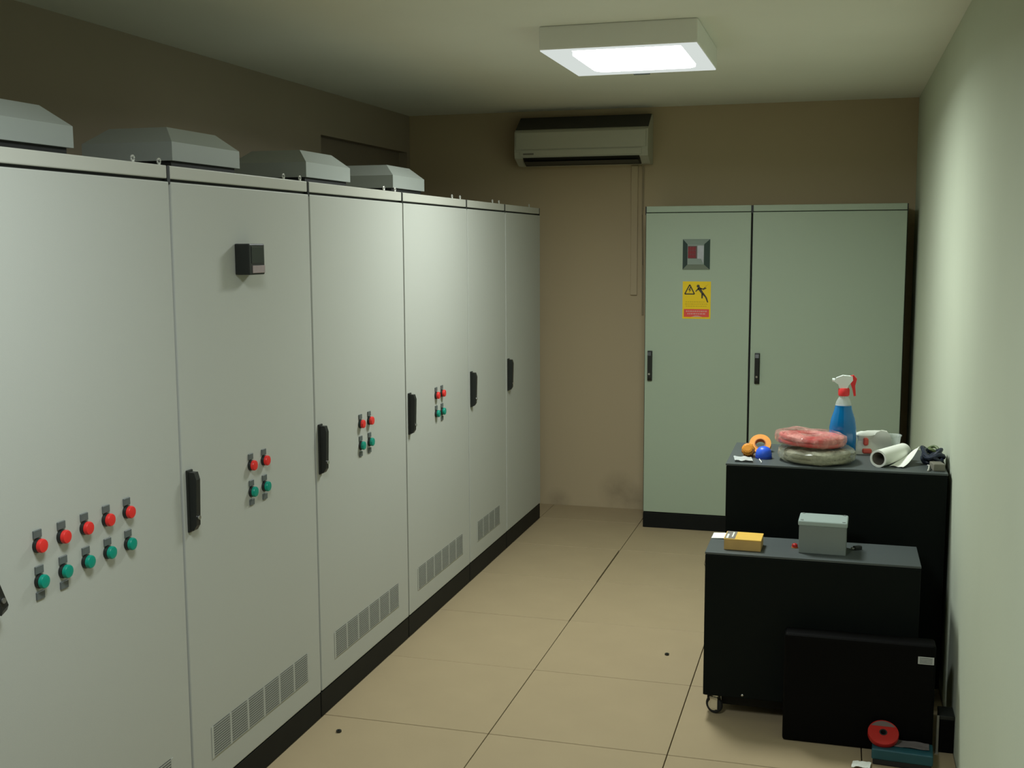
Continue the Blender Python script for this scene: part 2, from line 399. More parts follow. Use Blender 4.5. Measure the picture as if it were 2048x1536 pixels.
JY = [1.832, 2.647, 3.462, 4.303, 5.123, 5.760, 6.480]
def lx(y, i): return y-JY[i]
GRP = 'grey electrical cabinets in the long row on the left'
R90 = PI/2
W_ = [JY[i+1]-JY[i] for i in range(6)]
c0 = cabinet('tall grey cabinet with ten push buttons in five columns, nearest of the row', (XL, JY[0], 0), R90, W_[0], 0.6, GRP,
             [lx(y*1.0115, 0) for y in (2.044, 2.124, 2.205, 2.287, 2.369)], (0, 1), (0.13, lx(2.545, 0)), 6, W_[0]/2)
c1 = cabinet('tall grey cabinet with small black meter near its top and four push buttons', (XL, JY[1], 0), R90, W_[1], 0.6, GRP,
             [lx(y*1.0115, 1) for y in (2.984, 3.064)], (0, 1), (lx(2.752, 1), lx(3.360, 1)), 6, W_[1]/2-0.01)
c2 = cabinet('tall grey cabinet with four push buttons, next after the one with the black meter', (XL, JY[2], 0), R90, W_[2], 0.6, GRP,
             [lx(y*1.0115, 2) for y in (3.792, 3.873)], (0, 1), (lx(3.578, 2), lx(4.187, 2)), 6, W_[2]/2)
c3 = cabinet('tall grey cabinet with four push buttons under the farthest roof fan hood', (XL, JY[3], 0), R90, W_[3], 0.6, GRP,
             [lx(y*1.0115, 3) for y in (4.606, 4.680)], (1,), (lx(4.410, 3), lx(5.008, 3)), 6, W_[3]/2-0.02)
c4 = cabinet('narrow tall grey cabinet without buttons but with a low louvred grille', (XL, JY[4], 0), R90, W_[4], 0.6, GRP,
             (), (), (lx(5.235, 4), lx(5.623, 4)), 4)
c5 = cabinet('tall plain grey cabinet without buttons or grille at the far end of the long row', (XL, JY[5], 0), R90, W_[5], 0.6, GRP)
# the swung lever of the nearest cabinet, hanging out at an angle
h0 = [c for c in c0.children if c.name.startswith('handle')][0]
for c in h0.children:
    if c.name.startswith('lever'): c.rotation_euler = (0, math.radians(-25), 0); c.location = (0.025, -0.010, 0.002)
    if c.name.startswith('lock'): c.rotation_euler = (0, math.radians(-25), 0); c.location = (0.044, -0.010, -0.039)
# meter on the second cabinet
def small_meter(parent, x, z):
    m = obj('panel_meter', bx((x-0.045, -0.048, z-0.045), (x+0.045, 0.0, z+0.045), 0.004, 2), M_BLACK, parent)
    obj('screen', bx((x-0.034, -0.0500, z-0.012), (x+0.036, -0.0475, z+0.036), 0.001), M_SCREEN, m)
    obj('sticker', bx((x-0.030, -0.0505, z-0.040), (x+0.042, -0.0475, z-0.018), 0.0008), M_STICK, m, label='pale pinkish sticker')
small_meter(c1, lx(3.012, 1), 1.588)

BGRP = 'grey electrical cabinets against the back wall'
BX = [-1.056, -0.468, 0.340]
b0 = cabinet('grey cabinet with yellow warning sign and red digital meter by the back wall', (BX[0], YB, 0), 0, BX[1]-BX[0], 0.40, BGRP, handle=0.035, lugs=False, paint=M_DOORB)
b1 = cabinet('wide plain grey cabinet behind the spray bottle, in the corner by right wall', (BX[1], YB, 0), 0, BX[2]-BX[1], 0.40, BGRP, handle=0.044, lugs=False, paint=M_DOORB)
# energy meter in a sloped bezel
def energy_meter(parent, cx, cz):
    hw, hh, iw, ih, d = 0.075, 0.084, 0.046, 0.056, 0.030
    def quad(pts, m, name, **kw):
        q = MB()
        P = [q.bm.verts.new(p) for p in pts]; Bk = [q.bm.verts.new((p[0], 0.0, p[2])) for p in pts]
        q.bm.faces.new(P); q.bm.faces.new(Bk[::-1])
        for i in range(4): q.bm.faces.new((P[i], Bk[i], Bk[(i+1) % 4], P[(i+1) % 4]))
        return obj(name, q, m, root, **kw)
    root = obj('energy_meter', bx((cx-iw, -d, cz-ih), (cx+iw, 0, cz+ih), 0.001), M_BEZELL, parent)
    o = [(cx-hw, -0.004, cz-hh), (cx+hw, -0.004, cz-hh), (cx+hw, -0.004, cz+hh), (cx-hw, -0.004, cz+hh)]
    n = [(cx-iw, -d, cz-ih), (cx+iw, -d, cz-ih), (cx+iw, -d, cz+ih), (cx-iw, -d, cz+ih)]
    quad([o[0], n[0], n[3], o[3]], M_BEZEL, 'bezel_side'); quad([n[1], o[1], o[2], n[2]], M_BEZEL, 'bezel_side')
    quad([o[0], o[1], n[1], n[0]], M_BEZELL, 'bezel_edge'); quad([n[3], n[2], o[2], o[3]], M_BEZELL, 'bezel_edge')
    obj('display', bx((cx-0.043, -d-0.002, cz-0.022), (cx+0.006, -d+0.001, cz+0.046), 0.0005), M_RDISP, root, label='dark red display')
    q = MB()
    for r_ in range(3):
        for c_ in range(3):
            x, z = cx-0.036+c_*0.014, cz+0.032-r_*0.021; s = 0.0042; t_ = 0.0012
            for (a, b_, c2_, d2) in ((-s, s, s*1.7-t_, s*1.7+t_), (-s, s, -t_, t_), (-s, s, -s*1.7-t_, -s*1.7+t_),
                                     (-s-t_, -s+t_, -s*1.7, s*1.7), (s-t_, s+t_, -s*1.7, s*1.7)):
                q.box((x+a, -d-0.0028, z+c2_), (x+b_, -d-0.0018, z+d2))
    obj('digits', q, M_RDIG, root, label='glowing red digits')
    q = MB(); q.prism([(cx+0.010, cz-0.024), (cx+0.030, cz-0.024), (cx+0.042, cz-0.050), (cx+0.044, cz+0.048), (cx+0.010, cz+0.048)], 0, 0.0015,
                      Matrix.Translation((0, -d, 0)) @ Matrix.Rotation(PI/2, 4, 'X'))
    obj('face_plate', q, M_PALE, root, label='pale grey face plate')
energy_meter(b0, -0.768-BX[0], 1.568)
# warning sign
def warning_sign(parent, cx, cz):
    W2, H2 = 0.078, 0.104
    root = obj('warning_sign', bx((cx-W2, -0.0012, cz-H2), (cx+W2, 0.0, cz+H2)), M_YEL, parent, label='yellow warning sign with black pictograms and a red strip')
    mt = Matrix.Translation((cx, -0.0012, cz)) @ Matrix.Rotation(PI/2, 4, 'X')
    q = MB()                                                     # triangle outline with a bolt
    tri = [(-0.066, 0.034), (-0.012, 0.034), (-0.039, 0.086)]
    for a in range(3):
        p, r_ = Vector(tri[a]), Vector(tri[(a+1) % 3]); d = (r_-p).normalized(); nrm = Vector((-d.y, d.x))*0.0032
        q.prism([p-nrm, r_-nrm, r_+nrm, p+nrm], 0, 0.0006, mt)
    q.prism([(-0.036, 0.074), (-0.047, 0.054), (-0.039, 0.055), (-0.043, 0.040), (-0.031, 0.059), (-0.038, 0.058), (-0.031, 0.072)], 0.0, 0.0006, mt)
    obj('hazard_triangle', q, M_INK, root)
    q = MB()                                                     # lightning bolt striking
    q.prism([(0.066, 0.090), (0.034, 0.064), (0.046, 0.062), (0.018, 0.040), (0.056, 0.068), (0.045, 0.071)], 0, 0.0006, mt)
    obj('lightning_bolt', q, M_INK, root)
    q = MB()                                                     # falling figure
    q.lathe([(0.0085, 0), (0.0085, 0.0006)], 14, mt @ Matrix.Translation((0.008, 0.078, 0)))
    def limb(p, r_, w_):
        p, r_ = Vector(p), Vector(r_); d = (r_-p).normalized(); nrm = Vector((-d.y, d.x))*w_
        q.prism([p-nrm, r_-nrm*0.7, r_+nrm*0.7, p+nrm], 0, 0.0006, mt)
    limb((0.010, 0.070), (0.034, 0.036), 0.0085); limb((0.012, 0.066), (-0.006, 0.048), 0.0040); limb((0.018, 0.066), (0.042, 0.060), 0.0040)
    limb((0.034, 0.038), (0.052, 0.016), 0.0055); limb((0.052, 0.016), (0.062, -0.012), 0.0045); limb((0.031, 0.036), (0.030, 0.010), 0.0050)
    obj('falling_figure', q, M_INK, root)
    q = MB()
    for z_, a, b_ in ((-0.010, -0.062, 0.044), (-0.022, -0.064, 0.060), (-0.034, -0.060, 0.058)):
        x = a
        rr = random.Random(int(-z_*1000))
        while x < b_:
            l = 0.005+rr.random()*0.008; q.prism([(x, z_-0.0016), (min(x+l, b_), z_-0.0016), (min(x+l, b_), z_+0.0016), (x, z_+0.0016)], 0, 0.0004, mt); x += l+0.003
    obj('small_print', q, mat('faded_ink', (0.50, 0.33, 0.01), 0.6), root)
    q = MB(); q.prism([(-0.070, -0.094), (0.070, -0.094), (0.070, -0.050), (-0.070, -0.050)], 0, 0.0005, mt)
    rb = obj('red_strip', q, M_SRED, root)
    q = MB()
    for z_, a, b_ in ((-0.062, -0.058, 0.058), (-0.076, -0.050, 0.050)):
        x = a
        while x < b_:
            l = 0.006+random.random()*0.009; q.prism([(x, z_-0.0035), (min(x+l, b_), z_-0.0035), (min(x+l, b_), z_+0.0035), (x, z_+0.0035)], 0.0004, 0.0008, mt); x += l+0.003
    q.prism([(-0.030, -0.094), (0.034, -0.094), (0.010, -0.086), (-0.008, -0.086)], 0.0004, 0.0008, mt)
    obj('strip_print', q, M_SPINK, root)
warning_sign(b0, -0.763-BX[0], 1.314)

# ------------------------------------------------------------------ ceiling light
LX0, LX1, LY0, LY1, LZ = -1.098, -0.512, 4.215, 4.880, 2.338
t = thing('ceiling_light', 'square white surface-mounted ceiling light with a glowing panel', 'ceiling light', ((LX0+LX1)/2, (LY0+LY1)/2, ZC))
cx, cy = (LX0+LX1)/2, (LY0+LY1)/2
def loc2(x, y, z): return (x-cx, y-cy, z-ZC)
DX0, DX1, DY0, DY1 = -0.985, -0.575, 4.240, 4.725
q = MB()
q.box(loc2(LX0, LY0, LZ+0.004), loc2(LX1, LY1, ZC), 0.006, 2)
obj('housing', q, M_LAMPH, t)
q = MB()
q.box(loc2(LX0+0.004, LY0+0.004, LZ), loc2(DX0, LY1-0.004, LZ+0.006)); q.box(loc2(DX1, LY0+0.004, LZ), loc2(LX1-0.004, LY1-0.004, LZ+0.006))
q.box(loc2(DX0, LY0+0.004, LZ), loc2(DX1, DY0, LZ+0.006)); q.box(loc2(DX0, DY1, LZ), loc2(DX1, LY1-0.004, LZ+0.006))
obj('frame', q, M_RIM, t, label='white frame with panel light put in as a glow')
def rrect(x0, y0, x1, y1, r, n=6):
    out = []
    for (ox, oy, a0) in ((x1-r, y1-r, 0), (x0+r, y1-r, PI/2), (x0+r, y0+r, PI), (x1-r, y0+r, 1.5*PI)):
        for k in range(n+1): a = a0+k*PI/2/n; out.append((ox+r*math.cos(a), oy+r*math.sin(a)))
    return out
q = MB(); q.prism([(p[0]-cx, p[1]-cy) for p in rrect(DX0, DY0, DX1, DY1, 0.05)], LZ-0.010-ZC, LZ+0.002-ZC)
obj('diffuser', q, M_DIFF, t, label='glowing white diffuser panel')
q = MB(); q.box(loc2(-0.86, LY1-0.003, LZ-0.004), loc2(-0.79, LY1+0.012, LZ+0.010), 0.002); obj('latch', q, M_LABEL, t)

# ------------------------------------------------------------------ split air conditioner
AX0, AX1, AZ0, AZ1 = -1.885, -1.085, 2.095, 2.298
t = thing('air_conditioner', 'cream wall-mounted split air conditioner high on the back wall', 'air conditioner', ((AX0+AX1)/2, YW, AZ0))
acx = (AX0+AX1)/2
prof = [(0.0, AZ1+0.085), (0.055, AZ1+0.083), (0.165, AZ1+0.006), (0.190, AZ1-0.010), (0.195, AZ0+0.075), (0.185, AZ0+0.040), (0.10, AZ0), (0.0, AZ0)]
def extr(prof, x0, x1, m, name, par, **kw):
    q = MB()
    a = [q.bm.verts.new((x0-acx, -p[0], p[1]-AZ0)) for p in prof]; b_ = [q.bm.verts.new((x1-acx, -p[0], p[1]-AZ0)) for p in prof]
    q.bm.faces.new(a); q.bm.faces.new(b_[::-1])
    for i in range(len(prof)): q.bm.faces.new((a[i], a[(i+1) % len(prof)], b_[(i+1) % len(prof)], b_[i]))
    return obj(name, q, m, par, **kw)
extr(prof, AX0, AX1, M_AC, 'body', t)
extr([(0.050, AZ1+0.0835), (0.054, AZ1+0.0865), (0.170, AZ1+0.008), (0.166, AZ1+0.002)], AX0+0.002, AX1-0.002, mat('ac_intake', (0.055, 0.052, 0.04), 0.7), 'intake_grille', t)
extr([(0.186, AZ1-0.004), (0.199, AZ1-0.016), (0.203, AZ0+0.092), (0.192, AZ0+0.092)], AX0+0.012, AX1-0.012, M_AC, 'front_panel', t)
extr([(0.190, AZ0+0.084), (0.199, AZ0+0.084), (0.199, AZ0+0.050), (0.180, AZ0+0.050)], AX0+0.035, AX1-0.035, M_AC, 'lower_panel', t)
extr([(0.1885, AZ0+0.042), (0.160, AZ0+0.022), (0.108, AZ0-0.002), (0.100, AZ0+0.02)], AX0+0.050, AX1-0.050, M_ACD, 'air_outlet', t)
extr([(0.178, AZ0+0.020), (0.181, AZ0+0.019), (0.140, AZ0+0.001), (0.137, AZ0+0.003)], AX0+0.060, AX1-0.060, mat('ac_flap', (0.05, 0.05, 0.04), 0.5), 'air_flap', t)
extr([(0.198, AZ0+0.068), (0.2005, AZ0+0.068), (0.2005, AZ0+0.058), (0.198, AZ0+0.058)], AX0+0.055, AX0+0.120, M_CONN, 'indicator_window', t)
q = MB(); q.tube([(-1.142, YW-0.030, 2.10), (-1.140, YW-0.010, 2.05), (-1.143, YW-0.0065, 1.80), (-1.140, YW-0.0065, 1.50), (-1.138, YW-0.0065, 1.20)], 0.0045, 8)
tag(obj('drain_hose', q, M_CORD, smooth=True), 'thin grey-brown hose running down the back wall behind the cabinet with the sign', 'hose')
q = MB(); q.box((-1.212, YW-0.013, 1.32), (-1.172, YW-0.0005, 2.090), 0.002)
tag(obj('cable_duct', q, mat('duct_paint', (0.50, 0.405, 0.26), 0.8)), 'slim beige cable duct down the back wall below the air conditioner', 'cable duct')

# ------------------------------------------------------------------ charcoal power units on the right
def caster_parts(parent, x, y, wheel_r=0.031, top=0.075, turn=0.0):
    q = MB(); q.box((-0.022, -0.022, top-0.006), (0.022, 0.022, top), 0.001); q.lathe([(0.010, top-0.016), (0.010, top-0.006)], 12)
    q.box((-0.015, -0.016, wheel_r*0.6), (-0.012, 0.014, top-0.014), 0.001); q.box((0.012, -0.016, wheel_r*0.6), (0.015, 0.014, top-0.014), 0.001)
    q.box((-0.015, -0.014, top-0.022), (0.015, 0.014, top-0.014))
    c = obj('caster', q, M_CHROME, parent, loc=(x, y, 0)); c.rotation_euler = (0, 0, turn)
    q = MB(); m = Matrix.Translation((-0.009, 0.004, wheel_r)) @ Matrix.Rotation(PI/2, 4, 'Y')
    q.lathe([(wheel_r-0.004, 0), (wheel_r, 0.004), (wheel_r, 0.014), (wheel_r-0.004, 0.018)], 22, m)
    obj('wheel', q, M_RUBBER, c, smooth=True)
    q = MB(); q.lathe([(0.019, -0.0012), (0.019, 0.0194)], 18, m); obj('hub', q, M_CHROME, c)
# tall one at the back
AXa, AXb, AYa, AYb, AH = -0.380, 0.384, 4.16, 4.62, 0.830
t = thing('power_unit', 'tall charcoal power unit carrying the spray bottle and cable coils', 'power unit', ((AXa+AXb)/2, (AYa+AYb)/2, 0))
hw, hd = (AXb-AXa)/2, (AYb-AYa)/2
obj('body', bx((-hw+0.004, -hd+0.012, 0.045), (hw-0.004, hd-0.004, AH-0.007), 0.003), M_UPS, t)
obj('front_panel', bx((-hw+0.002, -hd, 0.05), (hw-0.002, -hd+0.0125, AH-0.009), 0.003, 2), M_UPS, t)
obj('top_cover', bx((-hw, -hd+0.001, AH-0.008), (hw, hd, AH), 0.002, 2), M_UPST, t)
for x in (-hw+0.06, hw-0.06):
    for y in (-hd+0.06, hd-0.06): obj('foot', bx((x-0.025, y-0.025, 0), (x+0.025, y+0.025, 0.047), 0.003), M_RUBBER, t)
# lower one in front on casters
BXa, BXb, BYa, BYb, BH = -0.413, 0.283, 3.82, 4.075, 0.586
t = thing('power_unit', 'low charcoal power unit on casters with a yellow box on top', 'power unit', ((BXa+BXb)/2, (BYa+BYb)/2, 0))
hw, hd = (BXb-BXa)/2, (BYb-BYa)/2
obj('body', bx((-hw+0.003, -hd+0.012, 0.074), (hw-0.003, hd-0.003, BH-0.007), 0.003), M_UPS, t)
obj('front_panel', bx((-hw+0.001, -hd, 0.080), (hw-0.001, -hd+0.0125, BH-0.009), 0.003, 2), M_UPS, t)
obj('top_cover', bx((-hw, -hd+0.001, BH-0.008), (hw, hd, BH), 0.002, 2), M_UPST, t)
for x, y, a in ((-hw+0.040, -hd+0.045, 1.15), (hw-0.05, -hd+0.05, 0.2), (-hw+0.05, hd-0.05, 0.4), (hw-0.05, hd-0.05, -0.3)): caster_parts(t, x, y, turn=a)
q = MB(); q.lathe([(0.004, 0), (0.004, 0.003), (0.002, 0.004)], 10, Matrix.Translation((-hw+0.135, -hd, 0.092)) @ Matrix.Rotation(PI/2, 4, 'X')); obj('screw', q, M_CHROME, t)
q = MB(); q.box((-hw+0.01, -hd+0.06, 0.030), (hw-0.01, -hd+0.066, 0.075)); obj('skirt', q, M_RUBBER, t)
# cord loop on the left side of the low unit
q = MB(); q.tube([(-0.412, 4.02, 0.50), (-0.420, 4.02, 0.508), (-0.432, 4.018, 0.505), (-0.436, 4.015, 0.488), (-0.428, 4.012, 0.472), (-0.416, 4.012, 0.462), (-0.4125, 4.012, 0.452)], 0.0016, 6)
tag(obj('cord_loop', q, M_CORD, smooth=True), 'thin loop of cord sticking out beside the low charcoal power unit', 'cord')
# flat black case leaning in front
t = thing('flat_case', 'flat black case with white sticker standing on the floor before the power units', 'case', (0.097, 3.735, 0))
obj('shell', bx((-0.235, -0.035, 0.0), (0.232, 0.040, 0.365), 0.012, 3), M_CASE, t, smooth=False)
obj('back_shell', bx((-0.222, 0.038, 0.02), (0.220, 0.062, 0.35), 0.006, 2), M_CASE, t)
obj('sticker', bx((0.178, -0.0362, 0.303), (0.226, -0.0345, 0.327), 0.0), M_STICKW, t, label='white sticker')
q = MB()
for z in (0.3075, 0.3125, 0.3175, 0.3225): q.box((0.183, -0.0366, z-0.001), (0.221, -0.0360, z+0.001))
obj('sticker_print', q, M_LABEL, t)

# ------------------------------------------------------------------ things on the tall unit
TZ = AH
def coil(name, label, c, R, hole, h, mw, mf, squash=1.0, seed=1, wr=0.0085):
    t = thing(name, label, 'cable coil', c)
    rr = random.Random(seed); q = MB()
    nl = max(2, int(h/(2*wr)-0.3)); nr_ = int((R-hole)/(2*wr)-0.5)
    for l in range(nl):
        for k in range(nr_):
            Rk = hole+wr*1.3+k*2*wr; zz = 0.004+wr+l*2*wr*0.98
            ph = rr.random()*6
            q.tube([((Rk+0.002*math.sin(3*a+ph))*math.cos(a), (Rk+0.002*math.cos(2*a+ph))*math.sin(a)*squash, zz+0.0015*math.sin(2*a+ph)) for a in [2*PI*i/40 for i in range(40)]], wr, 7, closed=True)
    obj('cable', q, mw, t, smooth=True)
    q = MB(); n, m = 64, 14; rings = []
    Rm, ra, rb = (R+hole)/2, (R-hole)/2+0.004, h/2+0.003
    for i in range(n):
        a = 2*PI*i/n; ring = []
        for j in range(m):
            b_ = 2*PI*j/m; cr = math.cos(b_); sr = math.sin(b_)
            rad = Rm+ra*math.copysign(abs(cr)**0.7, cr); z = h/2+0.004+rb*math.copysign(abs(sr)**0.7, sr)
            d = 0.006*noise.noise(Vector((rad*math.cos(a)*22+seed*9, rad*math.sin(a)*22, z*30)))
            ring.append(q.bm.verts.new(((rad+d)*math.cos(a), (rad+d)*math.sin(a)*squash, max(0.0005, z+d))))
        rings.append(ring)
    for i in range(n):
        for j in range(m): q.bm.faces.new((rings[i][j], rings[(i+1) % n][j], rings[(i+1) % n][(j+1) % m], rings[i][(j+1) % m]))
    obj('plastic_wrap', q, mf, t, smooth=True, label='crinkled clear plastic wrap')
    return t
coil('cable_coil', 'grey-beige coil of cable in plastic wrap, beneath the red coil', (-0.062, 4.300, TZ), 0.136, 0.050, 0.046, M_CGREY, M_FILMG, seed=2)
tc_ = coil('cable_coil', 'red coil of cable in plastic wrap lying on the grey coil', (-0.085, 4.315, TZ+0.0535), 0.128, 0.030, 0.042, M_CRED, M_FILMR, seed=4)
tc_.rotation_euler = (0.0, 0.035, 0.3); tc_.location.z += 0.003

# spray bottle
t = thing('spray_bottle', 'clear spray bottle of blue cleaner with a red and white trigger head', 'spray bottle', (0.029, 4.475, TZ), 0.0)
q = MB(); q.lathe([(0.040, 0), (0.050, 0.006), (0.0505, 0.05), (0.0500, 0.10), (0.044, 0.135), (0.034, 0.165), (0.030, 0.185)], 28, sx=1.0, sy=0.62)
obj('liquid', q, M_SPRAY, t, smooth=True, label='blue liquid')
q = MB(); q.lathe([(0.0305, 0.1853), (0.027, 0.200), (0.018, 0.216), (0.014, 0.222), (0.014, 0.232)], 24, sx=1.0, sy=0.75)
obj('bottle_neck', q, M_CLEAR, t, smooth=True, label='clear empty neck')
q = MB(); q.lathe([(0.019, 0.222), (0.021, 0.226), (0.021, 0.246), (0.018, 0.252)], 20); obj('collar', q, M_HEADR, t, smooth=True)
q = MB(); q.prism([(-0.016, 0.250), (0.012, 0.250), (0.016, 0.262), (0.032, 0.282), (0.030, 0.298), (-0.006, 0.300), (-0.030, 0.290), (-0.034, 0.274), (-0.022, 0.266)], -0.012, 0.012, Matrix.Rotation(PI/2, 4, 'X'))
obj('spray_head', q, M_HEADW, t)
q = MB(); q.prism([(0.014, 0.296), (0.034, 0.302), (0.046, 0.288), (0.040, 0.262), (0.044, 0.224), (0.036, 0.222), (0.030, 0.250), (0.022, 0.272)], -0.009, 0.009, Matrix.Rotation(PI/2, 4, 'X'))
obj('trigger', q, M_HEADR, t)
q = MB(); q.lathe([(0.007, 0), (0.007, 0.010)], 12, Matrix.Translation((-0.034, 0, 0.281)) @ Matrix.Rotation(-PI/2, 4, 'Y')); obj('nozzle', q, M_HEADW, t)

# orange and blue bits
t = thing('tape_roll', 'orange roll of tape propped behind the blue cap on the tall power unit', 'tape roll', (-0.275, 4.440, TZ))
q = MB(); m = Matrix.Translation((0, 0, 0.026)) @ Matrix.Rotation(math.radians(50), 4, 'X')
q.lathe([(0.022, -0.010), (0.041, -0.010), (0.041, 0.010), (0.022, 0.010), (0.022, -0.010)], 28, m, cap=False); obj('tape', q, M_ORANGE, t, smooth=True)
q = MB(); q.lathe([(0.019, -0.011), (0.0225, -0.011), (0.0225, 0.011), (0.019, 0.011), (0.019, -0.011)], 24, m, cap=False); obj('core', q, M_ORANGED, t, smooth=True)
t = thing('cable_gland', 'small orange ridged plastic plug left of the blue cap', 'plug', (-0.312, 4.325, TZ))
q = MB()
m = Matrix.Translation((0, 0, 0.024)) @ Matrix.Rotation(math.radians(64), 4, 'X')
q.lathe([(0.012, -0.028), (0.022, -0.026), (0.024, -0.016), (0.024, 0.010), (0.019, 0.016), (0.019, 0.026), (0.012, 0.028)], 10, m)
obj('plug_body', q, M_ORANGE, t)
q = MB()
for k in range(10):
    a = 2*PI*k/10; q.box((-0.002, 0.0225, -0.012), (0.002, 0.0255, 0.008), mtx=m @ Matrix.Rotation(a, 4, 'Z'))
obj('grip_rib', q, M_ORANGED, t)
t = thing('round_cap', 'bright blue domed plastic cap beside the orange plug', 'cap', (-0.253, 4.300, TZ))
q = MB(); q.lathe([(0.026, 0.0), (0.029, 0.006), (0.030, 0.016), (0.027, 0.030), (0.019, 0.040), (0.008, 0.0445)], 22); obj('dome', q, M_BLUE, t, smooth=True)
q = MB(); q.lathe([(0.0305, 0.0), (0.0315, 0.003), (0.0305, 0.008)], 22); obj('rim', q, mat('blue_rim', (0.02, 0.06, 0.40), 0.4), t, smooth=True)
q = MB(); q.tube([(-0.266, 4.262, TZ+0.003), (-0.262, 4.235, TZ+0.003), (-0.256, 4.215, TZ+0.0025), (-0.255, 4.195, TZ+0.0022)], 0.0018, 6)
tag(obj('wire_offcut', q, M_CARD, smooth=True), 'short white wire offcut lying in front of the blue cap', 'wire')
def scrap_fn(x0, y0, x1, y1, z, amp, sd, skew=0.0):
    def f(u, v):
        x = x0+(x1-x0)*u+skew*v; y = y0+(y1-y0)*v
        return Vector((x, y, z+amp*(0.5+0.5*noise.noise(Vector((u*4+sd, v*4, sd))))))
    return f
q = MB(); q.sheet(scrap_fn(-0.350, 4.195, -0.285, 4.275, TZ+0.0025, 0.010, 3.1, -0.012), 10, 10, 0.001)
tag(obj('film_scrap', q, M_SCRAP, smooth=True), 'crumpled pale scrap of plastic film at front left of the tall power unit', 'scrap')

# packet, paper roll, clear cup, cables at the right of the tall unit
def lumpy(size, sd, amp=0.008, cuts=5):
    q = MB(); vs = q.box((-size[0]/2, -size[1]/2, 0), (size[0]/2, size[1]/2, size[2]))
    bmesh.ops.subdivide_edges(q.bm, edges=q.bm.edges[:], cuts=cuts, use_grid_fill=True)
    for v in q.bm.verts:
        p = v.co.copy(); top = p.z/size[2]
        n_ = Vector((noise.noise(p*18+Vector((sd, 0, 0))), noise.noise(p*18+Vector((0, sd, 0))), noise.noise(p*18+Vector((0, 0, sd)))))
        d = n_*amp; d.z *= top
        v.co = Vector((p.x*(1-0.25*top), p.y*(1-0.35*top), p.z)) + d
        v.co.z = max(v.co.z, 0.0)
    return q
t = thing('packet', 'crumpled white packet with red print behind the paper roll', 'packet', (0.140, 4.520, TZ), 0.15)
obj('wrapper', lumpy((0.135, 0.075, 0.078), 3.3, 0.022), M_PACK, t, smooth=True)
q = MB(); q.box((-0.040, -0.044, 0.034), (-0.022, -0.026, 0.062), 0.004); q.box((-0.044, -0.050, 0.004), (-0.010, -0.032, 0.022), 0.004)
obj('red_print', q, M_PRED, t)
t = thing('paper_roll', 'rolled sheet of white paper lying with its open end forward', 'paper roll', (0.152, 4.222, TZ), math.radians(-28))
q = MB(); N = 44; r_in, r_out, Lr = 0.024, 0.031, 0.200
m = Matrix.Translation((0, 0, r_out)) @ Matrix.Rotation(-PI/2, 4, 'X')
q.lathe([(r_in, 0), (r_out, 0), (r_out, Lr*0.5), (r_out*0.99, Lr), (r_in, Lr), (r_in, 0)], 28, m, cap=False)
obj('tube', q, M_PAPER, t, smooth=True)
q = MB(); q.lathe([(r_in-0.0006, 0.004), (r_in-0.0006, Lr-0.004)], 24, m, cap=False); obj('inside', q, M_TUBEIN, t, smooth=True)
def flap(u, v):
    return Vector((0.024+0.052*u, 0.040+v*0.128, 0.003+0.060*v**1.6*(0.25+0.75*u)+0.003*abs(math.sin(u*5+v*2))))
q = MB(); q.sheet(flap, 12, 8, 0.0012); obj('loose_sheet', q, M_PAPER, t, smooth=True)
t = thing('clear_cup', 'small clear plastic cup lying behind the paper roll', 'cup', (0.215, 4.560, TZ), 0.0)
q = MB(); q.lathe([(0.024, 0), (0.030, 0.060), (0.033, 0.062), (0.033, 0.066), (0.029, 0.064), (0.023, 0.004)], 22, cap=False); obj('cup_wall', q, M_CLEAR, t, smooth=True)
q = MB(); q.lathe([(0.0235, 0), (0.0235, 0.002)], 22); obj('cup_base', q, M_CLEAR, t)
t = thing('cable_tangle', 'tangle of dark navy and green cables at the right end of the tall power unit', 'cables', (0.345, 4.345, TZ))
def loops(n, R, zr, sd, wr, cx=0, cy=0):
    rr = random.Random(sd); q = MB()
    for k in range(n):
        ox, oy, R1, R2 = cx+rr.uniform(-.008, .008), cy+rr.uniform(-.03, .03), R*rr.uniform(.6, .95), R*rr.uniform(.8, 1.6)
        z = wr+0.001+rr.random()*zr; ph = rr.random()*6; tl = rr.uniform(-.25, .25)
        q.tube([(ox+R1*math.cos(a), oy+R2*math.sin(a), max(wr+0.0005, z+0.010*math.sin(2*a+ph)+tl*R1*math.cos(a)*0.5)) for a in [2*PI*i/28 for i in range(28)]], wr, 7, closed=True)
    return q
obj('navy_cables', loops(9, 0.034, 0.045, 11, 0.007), M_NAVY, t, smooth=True)
obj('green_cables', loops(3, 0.028, 0.045, 5, 0.006, cy=0.03), M_DGREEN, t, smooth=True, label='green cables')
t = thing('connector', 'grey plug connector on the front right corner of the tall power unit', 'connector', (0.352, 4.225, TZ), 0.2)
obj('shell', bx((-0.020, -0.028, 0), (0.020, 0.030, 0.026), 0.004, 2), M_CONN, t)
q = MB(); q.lathe([(0.010, 0), (0.010, 0.030)], 12, Matrix.Translation((0, 0.028, 0.014)) @ Matrix.Rotation(-PI/2, 4, 'X')); obj('sleeve', q, M_RUBBER, t, smooth=True)
q = MB(); q.tube([(0.318, 4.185, TZ+0.002), (0.322, 4.20, TZ+0.008), (0.326, 4.235, TZ+0.012), (0.324, 4.265, TZ+0.008)], 0.003, 6)
tag(obj('bare_wire', q, M_LUG, smooth=True), 'short bright bare wire beside the grey connector', 'wire')

